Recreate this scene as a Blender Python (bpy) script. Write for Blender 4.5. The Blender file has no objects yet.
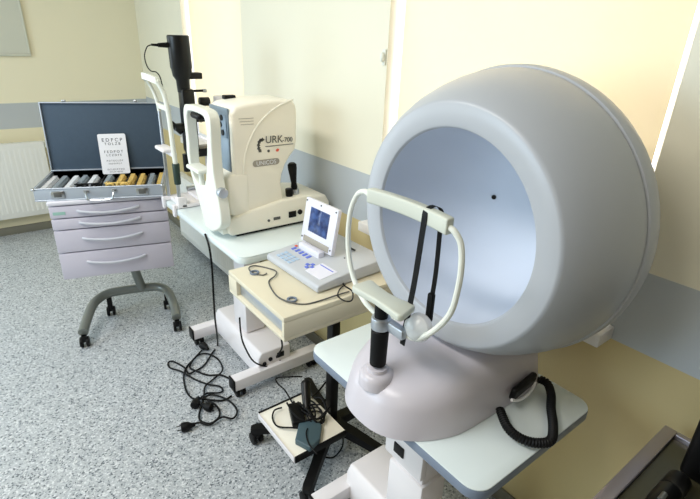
import bpy, bmesh, math, random
from mathutils import Vector, Matrix
random.seed(7)
C = bpy.context.scene.collection
SC = bpy.context.scene
PI = math.pi
R = math.radians

# ------------------------------------------------------------ camera
yaw, pitch, roll, FPX, CAMH = R(38.35), R(23.32), R(2.32), 480.9, 1.65
fw = Vector((math.sin(yaw)*math.cos(pitch), math.cos(yaw)*math.cos(pitch), -math.sin(pitch)))
r0 = Vector((math.cos(yaw), -math.sin(yaw), 0)); u0 = r0.cross(fw)
rt = r0*math.cos(roll) + u0*math.sin(roll); up = -r0*math.sin(roll) + u0*math.cos(roll)
cam_d = bpy.data.cameras.new('camera'); cam = bpy.data.objects.new('camera', cam_d); C.objects.link(cam)
cam_d.sensor_width = 36; cam_d.lens = FPX/700*36; cam_d.clip_start = .02
M = Matrix((rt, up, -fw)).transposed().to_4x4(); M.translation = (0, 0, CAMH); cam.matrix_world = M
SC.camera = cam

def at(px, py, axis, val):
    """survey helper: the point of a sight line on the plane axis = val"""
    d = fw*FPX + rt*(px-350) - up*(py-249.5); i = 'xyz'.index(axis); o = Vector((0, 0, CAMH))
    return o + d*((val-o[i])/d[i])

# ------------------------------------------------------------ light
SC.view_settings.view_transform = 'Standard'; SC.view_settings.look = 'None'
SC.view_settings.gamma = 1; SC.view_settings.use_curve_mapping = False
SC.view_settings.exposure = 0.12
W = bpy.data.worlds.new('overcast_sky'); SC.world = W; W.use_nodes = True
wn = W.node_tree.nodes; wn['Background'].inputs[0].default_value = (.96, .96, 1.0, 1); wn['Background'].inputs[1].default_value = 5.0

def area(name, loc, rot, sx, sy, power, col):
    l = bpy.data.lights.new(name, 'AREA'); l.shape = 'RECTANGLE'; l.size = sx; l.size_y = sy; l.energy = power; l.color = col
    o = bpy.data.objects.new(name, l); C.objects.link(o); o.location = loc; o.rotation_euler = rot; return o
# daylight of an unseen left window, ceiling lamps, and two added fill lights
dl = area('daylight_left_window', (-2.98, 2.3, 1.85), (0, R(-90), 0), 1.5, 2.0, 48, (.60, .80, 1.0)); dl.data.spread = R(150)
dd = area('back_wall_fill', (-1.75, 4.84, 1.2), (R(-90), 0, 0), 1.3, 2.1, 34, (.70, .85, 1.0))  # added cool light to brighten the grey band; no door there
cl = area('ceiling_lamps', (-.75, 1.6, 2.88), (0, 0, 0), .5, 2.4, 60, (1.0, .97, .93))
cl2 = area('rear_fill', (-1.7, -1.2, 2.88), (0, 0, 0), .5, 1.8, 14, (1.0, .93, .82))  # added fill behind the camera, brightens the faces turned towards it

# ------------------------------------------------------------ materials
def srgb(c):
    return tuple(((v/255)/12.92 if v/255 <= .04045 else ((v/255+.055)/1.055)**2.4) for v in c)
def mat(name, rgb, rough=.5, metal=0, bump=0, bscale=200, var=0, vscale=6, spec=.5, coat=0, trans=0):
    m = bpy.data.materials.new(name); m.use_nodes = True; nt = m.node_tree; p = nt.nodes['Principled BSDF']
    c = srgb(rgb); p.inputs['Base Color'].default_value = (*c, 1); p.inputs['Roughness'].default_value = rough
    p.inputs['Metallic'].default_value = metal; p.inputs['Specular IOR Level'].default_value = spec
    p.inputs['Coat Weight'].default_value = coat; p.inputs['Transmission Weight'].default_value = trans
    tc = nt.nodes.new('ShaderNodeTexCoord')
    if var:
        n = nt.nodes.new('ShaderNodeTexNoise'); n.inputs['Scale'].default_value = vscale; n.inputs['Detail'].default_value = 4
        nt.links.new(tc.outputs['Object'], n.inputs['Vector'])
        mx = nt.nodes.new('ShaderNodeMix'); mx.data_type = 'RGBA'
        mx.inputs[6].default_value = (*[v*(1-var) for v in c], 1); mx.inputs[7].default_value = (*[min(1, v*(1+var)) for v in c], 1)
        nt.links.new(n.outputs['Fac'], mx.inputs[0]); nt.links.new(mx.outputs[2], p.inputs['Base Color'])
    if bump:
        n = nt.nodes.new('ShaderNodeTexNoise'); n.inputs['Scale'].default_value = bscale
        nt.links.new(tc.outputs['Object'], n.inputs['Vector'])
        b = nt.nodes.new('ShaderNodeBump'); b.inputs['Strength'].default_value = bump; b.inputs['Distance'].default_value = .002
        nt.links.new(n.outputs['Fac'], b.inputs['Height']); nt.links.new(b.outputs['Normal'], p.inputs['Normal'])
    return m

CREAM = (238, 228, 192)
def wall_mat(name, z0, z1, upper=CREAM, lower=(222, 205, 156), band=(184, 188, 188)):
    m = mat(name, upper, .75, bump=.15, bscale=90); nt = m.node_tree; p = nt.nodes['Principled BSDF']
    g = nt.nodes.new('ShaderNodeNewGeometry'); s = nt.nodes.new('ShaderNodeSeparateXYZ'); nt.links.new(g.outputs['Position'], s.inputs[0])
    prev = None
    def step(z):
        k = nt.nodes.new('ShaderNodeMath'); k.operation = 'GREATER_THAN'; k.inputs[1].default_value = z
        nt.links.new(s.outputs['Z'], k.inputs[0]); return k.outputs[0]
    a = nt.nodes.new('ShaderNodeMix'); a.data_type = 'RGBA'; b = nt.nodes.new('ShaderNodeMix'); b.data_type = 'RGBA'
    a.inputs[6].default_value = (*srgb(lower), 1); a.inputs[7].default_value = (*srgb(band), 1); b.inputs[7].default_value = (*srgb(upper), 1)
    nt.links.new(step(z0), a.inputs[0]); nt.links.new(a.outputs[2], b.inputs[6]); nt.links.new(step(z1), b.inputs[0])
    nt.links.new(b.outputs[2], p.inputs['Base Color'])
    p.inputs['Roughness'].default_value = .42; return m
def floor_mat():
    m = mat('speckled_vinyl', (170, 178, 184), .45); nt = m.node_tree; p = nt.nodes['Principled BSDF']
    tc = nt.nodes.new('ShaderNodeTexCoord')
    v = nt.nodes.new('ShaderNodeTexVoronoi'); v.inputs['Scale'].default_value = 160
    nt.links.new(tc.outputs['Object'], v.inputs['Vector'])
    sp = nt.nodes.new('ShaderNodeSeparateColor'); nt.links.new(v.outputs['Color'], sp.inputs[0])
    r = nt.nodes.new('ShaderNodeValToRGB'); r.color_ramp.interpolation = 'CONSTANT'
    e = r.color_ramp.elements; e[0].position = 0; e[0].color = (*srgb((96, 103, 110)), 1); e[1].position = .09; e[1].color = (*srgb((150, 156, 161)), 1)
    for pos, c in ((.24, (176, 181, 185)), (.62, (190, 195, 198)), (.88, (214, 217, 219))):
        k = e.new(pos); k.color = (*srgb(c), 1)
    nt.links.new(sp.outputs[0], r.inputs[0]); nt.links.new(r.outputs[0], p.inputs['Base Color']); return m
def blind_mat():
    m = bpy.data.materials.new('blind_fabric'); m.use_nodes = True; nt = m.node_tree; nt.nodes.clear()
    o = nt.nodes.new('ShaderNodeOutputMaterial'); d = nt.nodes.new('ShaderNodeBsdfDiffuse'); t = nt.nodes.new('ShaderNodeBsdfTranslucent')
    tc = nt.nodes.new('ShaderNodeTexCoord'); n = nt.nodes.new('ShaderNodeTexNoise'); n.inputs['Scale'].default_value = 3
    nt.links.new(tc.outputs['Object'], n.inputs['Vector'])
    mx = nt.nodes.new('ShaderNodeMix'); mx.data_type = 'RGBA'; mx.inputs[6].default_value = (*srgb((251, 241, 216)), 1); mx.inputs[7].default_value = (*srgb((251, 243, 221)), 1)
    nt.links.new(n.outputs['Fac'], mx.inputs[0])
    nt.links.new(mx.outputs[2], d.inputs[0]); nt.links.new(mx.outputs[2], t.inputs[0])
    a = nt.nodes.new('ShaderNodeMixShader'); a.inputs[0].default_value = .30
    nt.links.new(d.outputs[0], a.inputs[1]); nt.links.new(t.outputs[0], a.inputs[2]); nt.links.new(a.outputs[0], o.inputs[0]); return m
def pane_mat(name, tint=(1, 1, 1), gloss=.06, rough=.02):
    m = bpy.data.materials.new(name); m.use_nodes = True; nt = m.node_tree; nt.nodes.clear()
    o = nt.nodes.new('ShaderNodeOutputMaterial'); t = nt.nodes.new('ShaderNodeBsdfTransparent'); g = nt.nodes.new('ShaderNodeBsdfGlossy')
    t.inputs[0].default_value = (*tint, 1); g.inputs['Roughness'].default_value = rough
    a = nt.nodes.new('ShaderNodeMixShader'); a.inputs[0].default_value = gloss
    nt.links.new(t.outputs[0], a.inputs[1]); nt.links.new(g.outputs[0], a.inputs[2]); nt.links.new(a.outputs[0], o.inputs[0]); return m

m_wr = wall_mat('painted_window_wall', .884, 1.114, upper=(236, 231, 210), lower=(202, 184, 134), band=(184, 190, 194)); m_wb = wall_mat('painted_back_wall', .893, 1.094, upper=(238, 230, 200), lower=(232, 223, 190))  # window wall below the band is darkened to paint in the dim corner
m_floor = floor_mat(); m_ceil = mat('ceiling_paint', (186, 182, 170), .8)
m_base = mat('baseboard_vinyl', (120, 118, 105), .5)
m_blind = blind_mat(); m_glass = pane_mat('window_glass', (.97, .97, 1))
m_pvc = mat('white_window_plastic', (240, 240, 242), .35)
m_sill = mat('white_sill', (238, 236, 234), .3)
m_rad = mat('radiator_enamel', (232, 232, 226), .35)
m_white = mat('white_enamel', (236, 232, 234), .38, var=.02)
m_top = mat('pale_laminate', (224, 234, 234), .3, var=.02)
m_edge = mat('blue_grey_edging', (120, 132, 150), .4)
m_cream = mat('cream_plastic', (252, 247, 232), .4, var=.02)
m_ivory = mat('ivory_plastic', (250, 246, 232), .38, var=.02)
m_frame = mat('pale_ivory_plastic', (232, 234, 224), .4)
m_bowl = mat('grey_white_shell', (180, 184, 190), .32, bump=.04, bscale=600, var=.015)
m_bowlin = mat('matt_white_bowl', (203, 211, 224), .75, var=.01)
m_house = mat('lilac_white_shell', (204, 199, 206), .3, var=.01)
m_green = mat('grey_green_plastic', (204, 208, 196), .42)
m_black = mat('black_plastic', (9, 9, 10), .42, spec=.25)
m_rubber = mat('black_rubber', (8, 8, 9), .55, bump=.1, spec=.25)
m_satin = mat('black_anodised', (10, 10, 11), .34, spec=.4)
m_chrome = mat('brushed_steel', (190, 194, 198), .28, metal=1)
m_alu = mat('aluminium', (196, 202, 210), .36, metal=.85)
m_lav = mat('lavender_grey_plastic', (196, 192, 204), .38, var=.015)
m_lavtop = mat('pale_lavender_plastic', (214, 212, 220), .35)
m_handle = mat('pale_handle_plastic', (196, 198, 206), .32)
m_tube = mat('grey_green_painted_tube', (128, 132, 126), .32, metal=.35)
m_felt = mat('slate_foam_lining', (62, 78, 94), .8, bump=.4, bscale=140, var=.08, vscale=40)
m_gold = mat('gold_rim', (232, 200, 120), .45, metal=.1)
m_silver = mat('silver_rim', (240, 242, 244), .45, metal=.1)
m_dark = mat('dark_tray', (46, 44, 42), .6)
m_card = mat('white_card', (236, 236, 240), .5); m_ink = mat('dark_ink', (64, 66, 76), .6)
m_cart = mat('cream_laminate', (222, 214, 190), .4, var=.02)
m_case = mat('satin_aluminium', (176, 184, 194), .45, metal=.35)
m_panel = mat('blue_grey_panel', (128, 146, 162), .3)
m_logo = mat('logo_grey', (88, 88, 84), .5); m_pill = mat('grey_badge', (164, 158, 146), .5); m_red = mat('red_mark', (226, 96, 70), .5)
m_dev = mat('silver_grey_plastic', (196, 200, 206), .36, var=.015); m_devw = mat('bright_white_plastic', (232, 232, 244), .35)
m_blue = mat('blue_keys', (96, 118, 214), .4); m_lblue = mat('pale_blue_keys', (176, 200, 224), .4)
m_teal = mat('grey_teal_plastic', (70, 92, 100), .45)
m_gsock = mat('dark_green_grip', (34, 54, 46), .5)
m_board = mat('grey_white_board', (206, 206, 190), .4); m_pipe = mat('brass_valve', (190, 165, 90), .35, metal=.5)
m_clear = pane_mat('clear_plastic', (.93, .95, .95), .12, .05)
m_milky = mat('milky_plastic', (232, 234, 232), .25, trans=.35)
m_rim = mat('satin_metal_rim', (172, 164, 168), .3, metal=.7)
m_tglass = mat('dark_glass_top', (74, 72, 54), .22)
m_soft = mat('pale_green_mark', (150, 190, 178), .5)
def screen_mat():
    m = mat('blue_screen', (40, 56, 96), .12); nt = m.node_tree; p = nt.nodes['Principled BSDF']
    tc = nt.nodes.new('ShaderNodeTexCoord'); n = nt.nodes.new('ShaderNodeTexNoise'); n.inputs['Scale'].default_value = 28; n.inputs['Detail'].default_value = 3
    nt.links.new(tc.outputs['Object'], n.inputs['Vector']); r = nt.nodes.new('ShaderNodeValToRGB')
    r.color_ramp.elements[0].position = .35; r.color_ramp.elements[0].color = (*srgb((22, 34, 74)), 1)
    r.color_ramp.elements[1].position = .7; r.color_ramp.elements[1].color = (*srgb((64, 88, 140)), 1)
    nt.links.new(n.outputs['Fac'], r.inputs[0]); nt.links.new(r.outputs[0], p.inputs['Base Color'])
    nt.links.new(r.outputs[0], p.inputs['Emission Color']); p.inputs['Emission Strength'].default_value = .35; return m
m_screen = screen_mat()

# ------------------------------------------------------------ mesh helpers
class B:
    def __init__(s): s.bm = bmesh.new()
    def _new(s, f0):
        return [f for f in s.bm.faces if f.index == -1]
    def box(s, lo, hi, bev=0, seg=2, mtx=None):
        t = bmesh.new(); bmesh.ops.create_cube(t, size=1)
        c = [(a+b)/2 for a, b in zip(lo, hi)]; d = [abs(b-a) for a, b in zip(lo, hi)]
        for v in t.verts: v.co = Vector((c[0]+v.co.x*d[0], c[1]+v.co.y*d[1], c[2]+v.co.z*d[2]))
        if bev: bmesh.ops.bevel(t, geom=t.edges[:], offset=min(bev, min(d)*.49), segments=seg, profile=.5, affect='EDGES')
        return s.add(t, mtx)
    def add(s, t, mtx=None):
        if mtx is not None: bmesh.ops.transform(t, matrix=mtx, verts=t.verts[:])
        me = bpy.data.meshes.new('tmp'); t.to_mesh(me); t.free(); s.bm.from_mesh(me); bpy.data.meshes.remove(me); return s
    def ring_loft(s, rings, close=True, cap=(True, True)):
        t = bmesh.new(); rs = [[t.verts.new(p) for p in r] for r in rings]; n = len(rs[0])
        for a, b in zip(rs, rs[1:]):
            for i in range(n if close else n-1):
                j = (i+1) % n; t.faces.new((a[i], a[j], b[j], b[i]))
        if cap[0]: t.faces.new(rs[0][::-1])
        if cap[1]: t.faces.new(rs[-1])
        bmesh.ops.recalc_face_normals(t, faces=t.faces[:]); return s.add(t)
    def cyl(s, p0, p1, r0_, r1=None, n=20, bev=0):
        p0, p1 = Vector(p0), Vector(p1); r1 = r0_ if r1 is None else r1; d = (p1-p0); L = d.length; d = d/L
        a = d.orthogonal().normalized(); b = d.cross(a)
        def rg(h, r): return [p0 + d*h + (a*math.cos(2*PI*i/n)+b*math.sin(2*PI*i/n))*r for i in range(n)]
        rings = [rg(0, r0_), rg(L, r1)]
        if bev: rings = [rg(0, r0_-bev), rg(bev*.3, r0_-bev*.3), rg(bev, r0_), rg(L-bev, r1), rg(L-bev*.3, r1-bev*.3), rg(L, r1-bev)]
        return s.ring_loft(rings)
    def lathe(s, prof, org, axis, n=64, capa=False, capb=False):
        d = Vector(axis).normalized(); a = d.orthogonal().normalized(); b = d.cross(a); o = Vector(org)
        return s.ring_loft([[o + d*h + (a*math.cos(2*PI*i/n)+b*math.sin(2*PI*i/n))*max(r, 1e-4) for i in range(n)] for h, r in prof], cap=(capa, capb))
    def tube(s, pts, r, n=8, smooth=4, closed=False):
        P = [Vector(p) for p in pts]
        if smooth: P = spline(P, smooth, closed)
        m = len(P); rings = []; a = None
        for i, p in enumerate(P):
            t = (P[(i+1) % m]-P[i-1]) if closed else (P[min(i+1, m-1)]-P[max(i-1, 0)])
            t.normalize(); a = t.orthogonal() if a is None else a - t*a.dot(t)
            if a.length < 1e-6: a = t.orthogonal()
            a.normalize(); b = t.cross(a)
            rr = r(i/(m-1)) if callable(r) else r
            rings.append([p + (a*math.cos(2*PI*k/n)+b*math.sin(2*PI*k/n))*rr for k in range(n)])
        if closed: rings.append(rings[0]); return s.ring_loft(rings, cap=(False, False))
        return s.ring_loft(rings)
    def prism(s, poly, ext, bev=0, seg=2):
        t = bmesh.new(); e = Vector(ext); vs = [t.verts.new(p) for p in poly]; f = t.faces.new(vs)
        g = bmesh.ops.extrude_face_region(t, geom=[f]); bmesh.ops.translate(t, vec=e, verts=[v for v in g['geom'] if isinstance(v, bmesh.types.BMVert)])
        bmesh.ops.recalc_face_normals(t, faces=t.faces[:])
        if bev:
            ed = [k for k in t.edges if len(k.link_faces) == 2 and k.calc_face_angle(0) > .6]
            bmesh.ops.bevel(t, geom=ed, offset=bev, segments=seg, profile=.5, affect='EDGES')
        return s.add(t)
    def sphere(s, c, r, sc=(1, 1, 1), n=24):
        t = bmesh.new(); bmesh.ops.create_uvsphere(t, u_segments=n, v_segments=n//2, radius=r)
        for v in t.verts: v.co = Vector((c[0]+v.co.x*sc[0], c[1]+v.co.y*sc[1], c[2]+v.co.z*sc[2]))
        return s.add(t)
def spline(P, k, closed=False):
    out = []; m = len(P)
    for i in range(m if closed else m-1):
        p = [P[(i+j) % m] if closed else P[min(max(i+j, 0), m-1)] for j in (-1, 0, 1, 2)]
        for q in range(k):
            t = q/k; out.append(.5*((2*p[1]) + (p[2]-p[0])*t + (2*p[0]-5*p[1]+4*p[2]-p[3])*t*t + (-p[0]+3*p[1]-3*p[2]+p[3])*t**3))
    if not closed: out.append(P[-1].copy())
    return out
def rrect(x0, y0, x1, y1, r, n=6):
    pts = []
    for cx, cy, a0 in ((x1-r, y1-r, 0), (x0+r, y1-r, 90), (x0+r, y0+r, 180), (x1-r, y0+r, 270)):
        for k in range(n+1):
            a = R(a0+90*k/n); pts.append((cx+r*math.cos(a), cy+r*math.sin(a)))
    return pts
def obj(name, b, m, parent=None, label=None, loc=None, sharp=35):
    me = bpy.data.meshes.new(name); bm = b.bm if isinstance(b, B) else b
    bmesh.ops.remove_doubles(bm, verts=bm.verts[:], dist=1e-6)
    bm.to_mesh(me); bm.free(); me.materials.append(m)
    for p in me.polygons: p.use_smooth = True
    me.set_sharp_from_angle(angle=R(sharp))
    o = bpy.data.objects.new(name, me); C.objects.link(o)
    if parent: o.parent = parent
    if label: o['label'] = label
    if loc: o.location = loc
    return o
def tag(o, label, cat, group=None):
    o['label'] = label; o['category'] = cat
    if group: o['group'] = group
    return o
def thing(name, label, cat, loc=(0, 0, 0), rz=0, group=None):
    o = bpy.data.objects.new(name, None); C.objects.link(o); o.location = loc; o.rotation_euler = (0, 0, rz); o.empty_display_size = .05
    return tag(o, label, cat, group)
def struct(name, b, m, parent=None):
    o = obj(name, b, m, parent)
    if not parent: o['kind'] = 'structure'
    return o
def text(name, body, size, mtx, m, parent, depth=.0004, align='LEFT'):
    cu = bpy.data.curves.new(name, 'FONT'); cu.body = body; cu.size = size; cu.extrude = depth; cu.align_x = align
    t = bpy.data.objects.new(name, cu); C.objects.link(t); bpy.context.view_layer.update()
    me = bpy.data.meshes.new_from_object(t.evaluated_get(bpy.context.evaluated_depsgraph_get()))
    bpy.data.objects.remove(t); me.materials.clear(); me.materials.append(m); me.transform(mtx)
    o = bpy.data.objects.new(name, me); C.objects.link(o); o.parent = parent; return o
def copy_tree(o, parent=None):
    c = o.copy(); C.objects.link(c); c.parent = parent
    for ch in list(o.children): copy_tree(ch, c)
    return c

# ------------------------------------------------------------ the room
XW, YB, XL, YF, ZC = 1.35, 4.86, -3.0, -2.6, 2.9
struct('floor', B().box((XL-.2, YF-.2, -.1), (XW+.25, YB+.2, 0)), m_floor)
struct('ceiling', B().box((XL-.2, YF-.2, ZC), (XW+.25, YB+.2, ZC+.1)), m_ceil)
struct('wall_back', B().box((XL-.2, YB, 0), (XW+.25, YB+.2, ZC)), m_wb)
WIN = [(.475, 1.52), (2.80, 3.75)]; WZ0, WZ1, WT = .925, 2.45, .25
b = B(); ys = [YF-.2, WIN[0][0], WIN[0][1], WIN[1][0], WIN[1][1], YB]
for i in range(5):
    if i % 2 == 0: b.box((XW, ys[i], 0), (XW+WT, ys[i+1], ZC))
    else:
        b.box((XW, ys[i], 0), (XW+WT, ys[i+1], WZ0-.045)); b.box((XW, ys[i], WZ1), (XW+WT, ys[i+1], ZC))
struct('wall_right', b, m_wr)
m_far = mat('dark_unseen_wall', (96, 76, 52), .6)  # made-up dark brown for the unseen front wall, cuts bounced light
struct('wall_left', B().box((XL-.2, YF-.2, 0), (XL, YB, ZC)), m_wb)
struct('wall_front', B().box((XL, YF-.2, 0), (XW, YF, ZC)), m_far)
struct('baseboard_back', B().box((XL, YB-.012, 0), (XW, YB, .07), .003), m_base)
struct('baseboard_right', B().box((XW-.012, YF, 0), (XW, YB-.012, .07), .003), m_base)

for k, (y0, y1) in enumerate(WIN):
    w = B(); xf = XW+.13; t = .055
    w.box((xf, y0, WZ0), (xf+.06, y0+t, WZ1), .006); w.box((xf, y1-t, WZ0), (xf+.06, y1, WZ1), .006)
    w.box((xf, y0+t, WZ0), (xf+.06, y1-t, WZ0+t), .006); w.box((xf, y0+t, WZ1-t), (xf+.06, y1-t, WZ1), .006)
    wo = struct('window_%d' % (2-k), w, m_pvc)
    struct('pane', B().box((xf+.025, y0+t, WZ0+t), (xf+.031, y1-t, WZ1-t)), m_glass, wo)
    s = B(); s.box((XW-.085, y0-.015, WZ0-.042), (XW, y1+.03, WZ0), .004); s.box((XW, y0, WZ0-.042), (XW+.13, y1, WZ0))
    struct('sill', s, m_sill, wo)
    # roller blind inside the reveal
    gl, gr = (.03, .005) if k == 0 else (.03, .005)
    bl = thing('roller_blind', ['closed cream roller blind glowing behind the big white bowl instrument', 'closed cream roller blind behind the tall black camera tube'][k], 'blind', (XW+.05, (y0+y1)/2, 0), 0, 'closed roller blinds in the windows')
    hw = (y1-y0)/2
    nz = 2; f = B(); f.box((-.0008, -hw+.03, WZ0+.035), (.0008, hw-.03, 2.40)); obj('fabric', f, m_blind, bl)
    f = B(); f.box((-.006, -hw+.03, WZ0+.012), (.006, hw-.03, WZ0+.036), .003); obj('bottom_bar', f, m_pvc, bl)
    f = B(); f.cyl((0, -hw+.01, 2.41), (0, hw-.01, 2.41), .022); obj('roller', f, m_pvc, bl)
ch = thing('blind_cleat', 'small pale oval chain holder on the window reveal edge', 'blind cleat', (XW-.001, 1.535, 1.60))
obj('backplate', B().box((-.006, -.010, -.03), (.0, .010, .03), .004), m_frame, ch)
obj('knob', B().sphere((-.012, 0, 0), .012, (.8, .8, 1.6), 16), m_frame, ch)

def radiator(name, label, L, H, Z, group, rib=.008):
    """local: length along +x, front face at y = -.1, wall at y = 0"""
    t = thing(name, label, 'radiator', group=group)
    f = B(); f.box((0, -.10, Z), (L, -.088, Z+H), .005)
    n = int(L/.036)
    for i in range(n):
        x = .02+i*.036; f.prism([(x, -.099, Z+.045), (x+.009, -.099-rib, Z+.045), (x+.018, -.099-rib, Z+.045), (x+.027, -.099, Z+.045)], (0, 0, H-.09))
    obj('front_panel', f, m_rad, t)
    obj('rear_panel', B().box((0, -.045, Z), (L, -.035, Z+H), .004), m_rad, t)
    f = B(); f.box((0, -.09, Z+H-.012), (L, -.04, Z+H), .002)
    for i in range(int(L/.03)): f.box((.01+i*.03, -.085, Z+H-.001), (.026+i*.03, -.045, Z+H+.002))
    obj('top_grille', f, m_rad, t)
    for x in (0, L-.004): obj('side_panel', B().box((x, -.09, Z+.01), (x+.004, -.04, Z+H-.01)), m_rad, t)
    for x in (.12*L, .86*L):
        obj('bracket', B().box((x, -.036, Z+.05), (x+.025, 0, Z+H-.05)), m_rad, t)
    return t
rb = radiator('panel_radiator', 'white ribbed panel radiator under the grey band on the back wall', 1.15, .62, .17, 'panel radiators', .002)
rb.location = (-.70, YB-.004, 0)
f = B(); f.tube([(1.15, -.06, .74), (1.175, -.06, .74), (1.185, -.06, .70), (1.188, -.05, .45), (1.19, -.03, .2), (1.19, -.03, 0)], .008); obj('pipe', f, m_pipe, rb)
f = B(); f.cyl((1.15, -.06, .745), (1.175, -.06, .745), .014); f.cyl((1.165, -.06, .745), (1.165, -.06, .79), .016, .018); obj('valve', f, m_frame, rb)
r2 = radiator('panel_radiator', 'white ribbed panel radiator low on the window wall under the pale instrument table', 1.35, .55, .06, 'panel radiators')
r2.location = (XW-.004, 3.95, 0); r2.rotation_euler = (0, 0, R(-90))

wb = thing('wall_board', 'grey white framed board hanging high on the cream back wall', 'board', (-.15, YB, 1.45))
obj('panel', B().box((-.64, -.02, .01), (.64, -.004, .86)), m_board, wb)
f = B()
for lo, hi in (((-.65, -.028, 0), (.65, 0, .02)), ((-.65, -.028, .85), (.65, 0, .87)), ((-.65, -.028, .02), (-.635, 0, .85)), ((.635, -.028, .02), (.65, 0, .85))): f.box(lo, hi, .003)
obj('frame', f, m_board, wb)

# ------------------------------------------------------------ instrument stands (white lift tables)
def caster(parent, x, y, top, r=.026, name='caster'):
    c = obj(name, B().cyl((x, y, top), (x, y, r*1.1), .009, n=10).box((x-.014, y-.02, r*1.15), (x+.014, y+.02, top), .004), m_black, parent)
    w = B(); w.cyl((x-.024, y, r), (x-.008, y, r), r, n=20, bev=.004); w.cyl((x+.008, y, r), (x+.024, y, r), r, n=20, bev=.004); obj('wheel', w, m_rubber, c)
    return c
def stand(label, x0, x1, y0, y1, zt, colx, cy, edge, ymin_base, ymax_base, xb, fl=.5):
    t = thing('instrument_stand', label, 'instrument table', (0, 0, 0), 0, 'white lift tables')
    o = Vector(((x0+x1)/2, cy, 0)); t.location = o
    L = lambda p: tuple(Vector(p)-o)
    top = B(); top.prism([L((x, y, zt-.004)) for x, y in rrect(x0+.001, y0+.001, x1-.001, y1-.001, .045)], (0, 0, .004), .0015); obj('tabletop', top, m_top, t)
    e = B(); e.prism([L((x, y, zt-.032)) for x, y in rrect(x0, y0, x1, y1, .045)], (0, 0, .028), .004); obj('edge_band', e, edge, t)
    zc = zt-.032
    f = B(); f.box(L((colx-.11, cy-.16, zc-.05)), L((colx+.13, cy+.16, zc)), .006); obj('support_bracket', f, m_white, t)
    f = B(); f.box(L((colx-.055, cy-.075, .20)), L((colx+.055, cy+.075, zc-.30)), .008); obj('outer_column', f, m_white, t)
    f = B(); f.box(L((colx-.045, cy-.064, zc-.32)), L((colx+.045, cy+.064, zc-.049)), .006); obj('inner_column', f, m_white, t)
    cv = B(); X0, X1 = xb+.14, xb+.33
    cv.prism([L((X0, ymin_base, .052)), L((X1, ymin_base, .052)), L((X1, ymin_base, .195)), L((X0+.022, ymin_base, .195)), L((X0+.004, ymin_base, .165))], (0, ymax_base-ymin_base, 0), .008, 3); cvo = obj('base_cover', cv, m_white, t)
    for q, (a, c) in enumerate(((xb+.175, .13), (xb+.21, .145), (xb+.185, .10), (xb+.265, .105))):
        obj('socket', B().cyl(L((a, ymin_base-.006, c)), L((a, ymin_base+.004, c)), .011, n=12), m_black, cvo)
    obj('power_inlet', B().box(L((xb+.25, ymin_base-.004, .135)), L((xb+.29, ymin_base+.004, .165)), .002), m_black, cvo)
    for yy in (ymin_base-.03, ymax_base-.03):
        ft = obj('foot', B().box(L((xb, yy, .052)), L((xb+fl, yy+.06, .115)), .006), m_white, t)
        obj('end_cap', B().box(L((xb-.008, yy-.001, .050)), L((xb+.002, yy+.061, .117)), .004), m_black, ft)
        for xx in (xb+.035, xb+fl-.04): caster(t, xx-o.x, yy+.03-o.y, .056, .026)
    return t, L
stP, LP = stand('white lift table with blue grey edging carrying the big bowl instrument', .703, 1.205, .402, 1.085, .75, .90, .745, m_edge, .494, 1.034, .70, .35)
f = B(); f.box(LP((.775, .625, .535)), LP((.80, .775, .716)), .006); sp = obj('switch_plate', f, m_white, stP)
f = B(); f.box(LP((.771, .695, .565)), LP((.777, .735, .60)), .002); obj('rocker_switch', f, m_black, sp)
stR, LR = stand('long white lift table against the radiator carrying the cream eye refractor', .735, 1.235, 1.632, 2.562, .84, .985, 2.11, m_top, 1.835, 2.375, .75)

# ------------------------------------------------------------ bowl perimeter
CY, CZ = .722, 1.238
P = thing('bowl_perimeter', 'large grey white bowl perimeter with chin rest and round hollow facing left', 'eye test instrument', (.9, .735, .75))
po = Vector((.9, .735, .75)); Q = lambda p: tuple(Vector(p)-po)
X0 = .863
prof = [(.010, .2415), (.003, .245), (0, .251), (0, .296), (.0025, .302), (.008, .3065), (.03, .322), (.07, .342), (.11, .356), (.15, .3665), (.18, .371), (.198, .3725), (.203, .3725)]
obj('bowl_shell', B().lathe(prof, Q((X0, CY, CZ)), (1, 0, 0), 96), m_bowl, P)
prof = [(.203, .3725), (.2035, .370), (.2065, .370), (.208, .3765), (.215, .3795), (.235, .380), (.26, .375), (.30, .352), (.34, .312), (.38, .25), (.40, .19), (.415, .1), (.418, 0)]
obj('rear_cover', B().lathe(prof, Q((X0, CY, CZ)), (1, 0, 0), 96), m_bowl, P)
DB = .285
prof = [(.010, .2415)] + [(.012+DB*math.sin(a)*1.0, .2415*math.cos(a)**.85 if a < PI/2-.01 else 0) for a in [PI/2*i/24 for i in range(1, 25)]]
bi = obj('bowl_interior', B().lathe(prof, Q((X0, CY, CZ)), (1, 0, 0), 96), m_bowlin, P)
# fixation hole on the inner surface
best = None
for i in range(400):
    h = .05+.30*i/400; p = at(494, 197, 'x', X0+h); rr = math.hypot(p.y-CY, p.z-CZ); s = (h-.012)/DB
    if 0 < s < 1:
        e = abs(rr-.2415*math.cos(math.asin(s))**.85)
        if best is None or e < best[0]: best = (e, p)
hp = best[1]; inward = (Vector((X0+.03, CY, CZ))-hp).normalized()
obj('fixation_hole', B().cyl(Q(hp-inward*.001), Q(hp+inward*.003), .0065, n=20), m_black, P)
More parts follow.
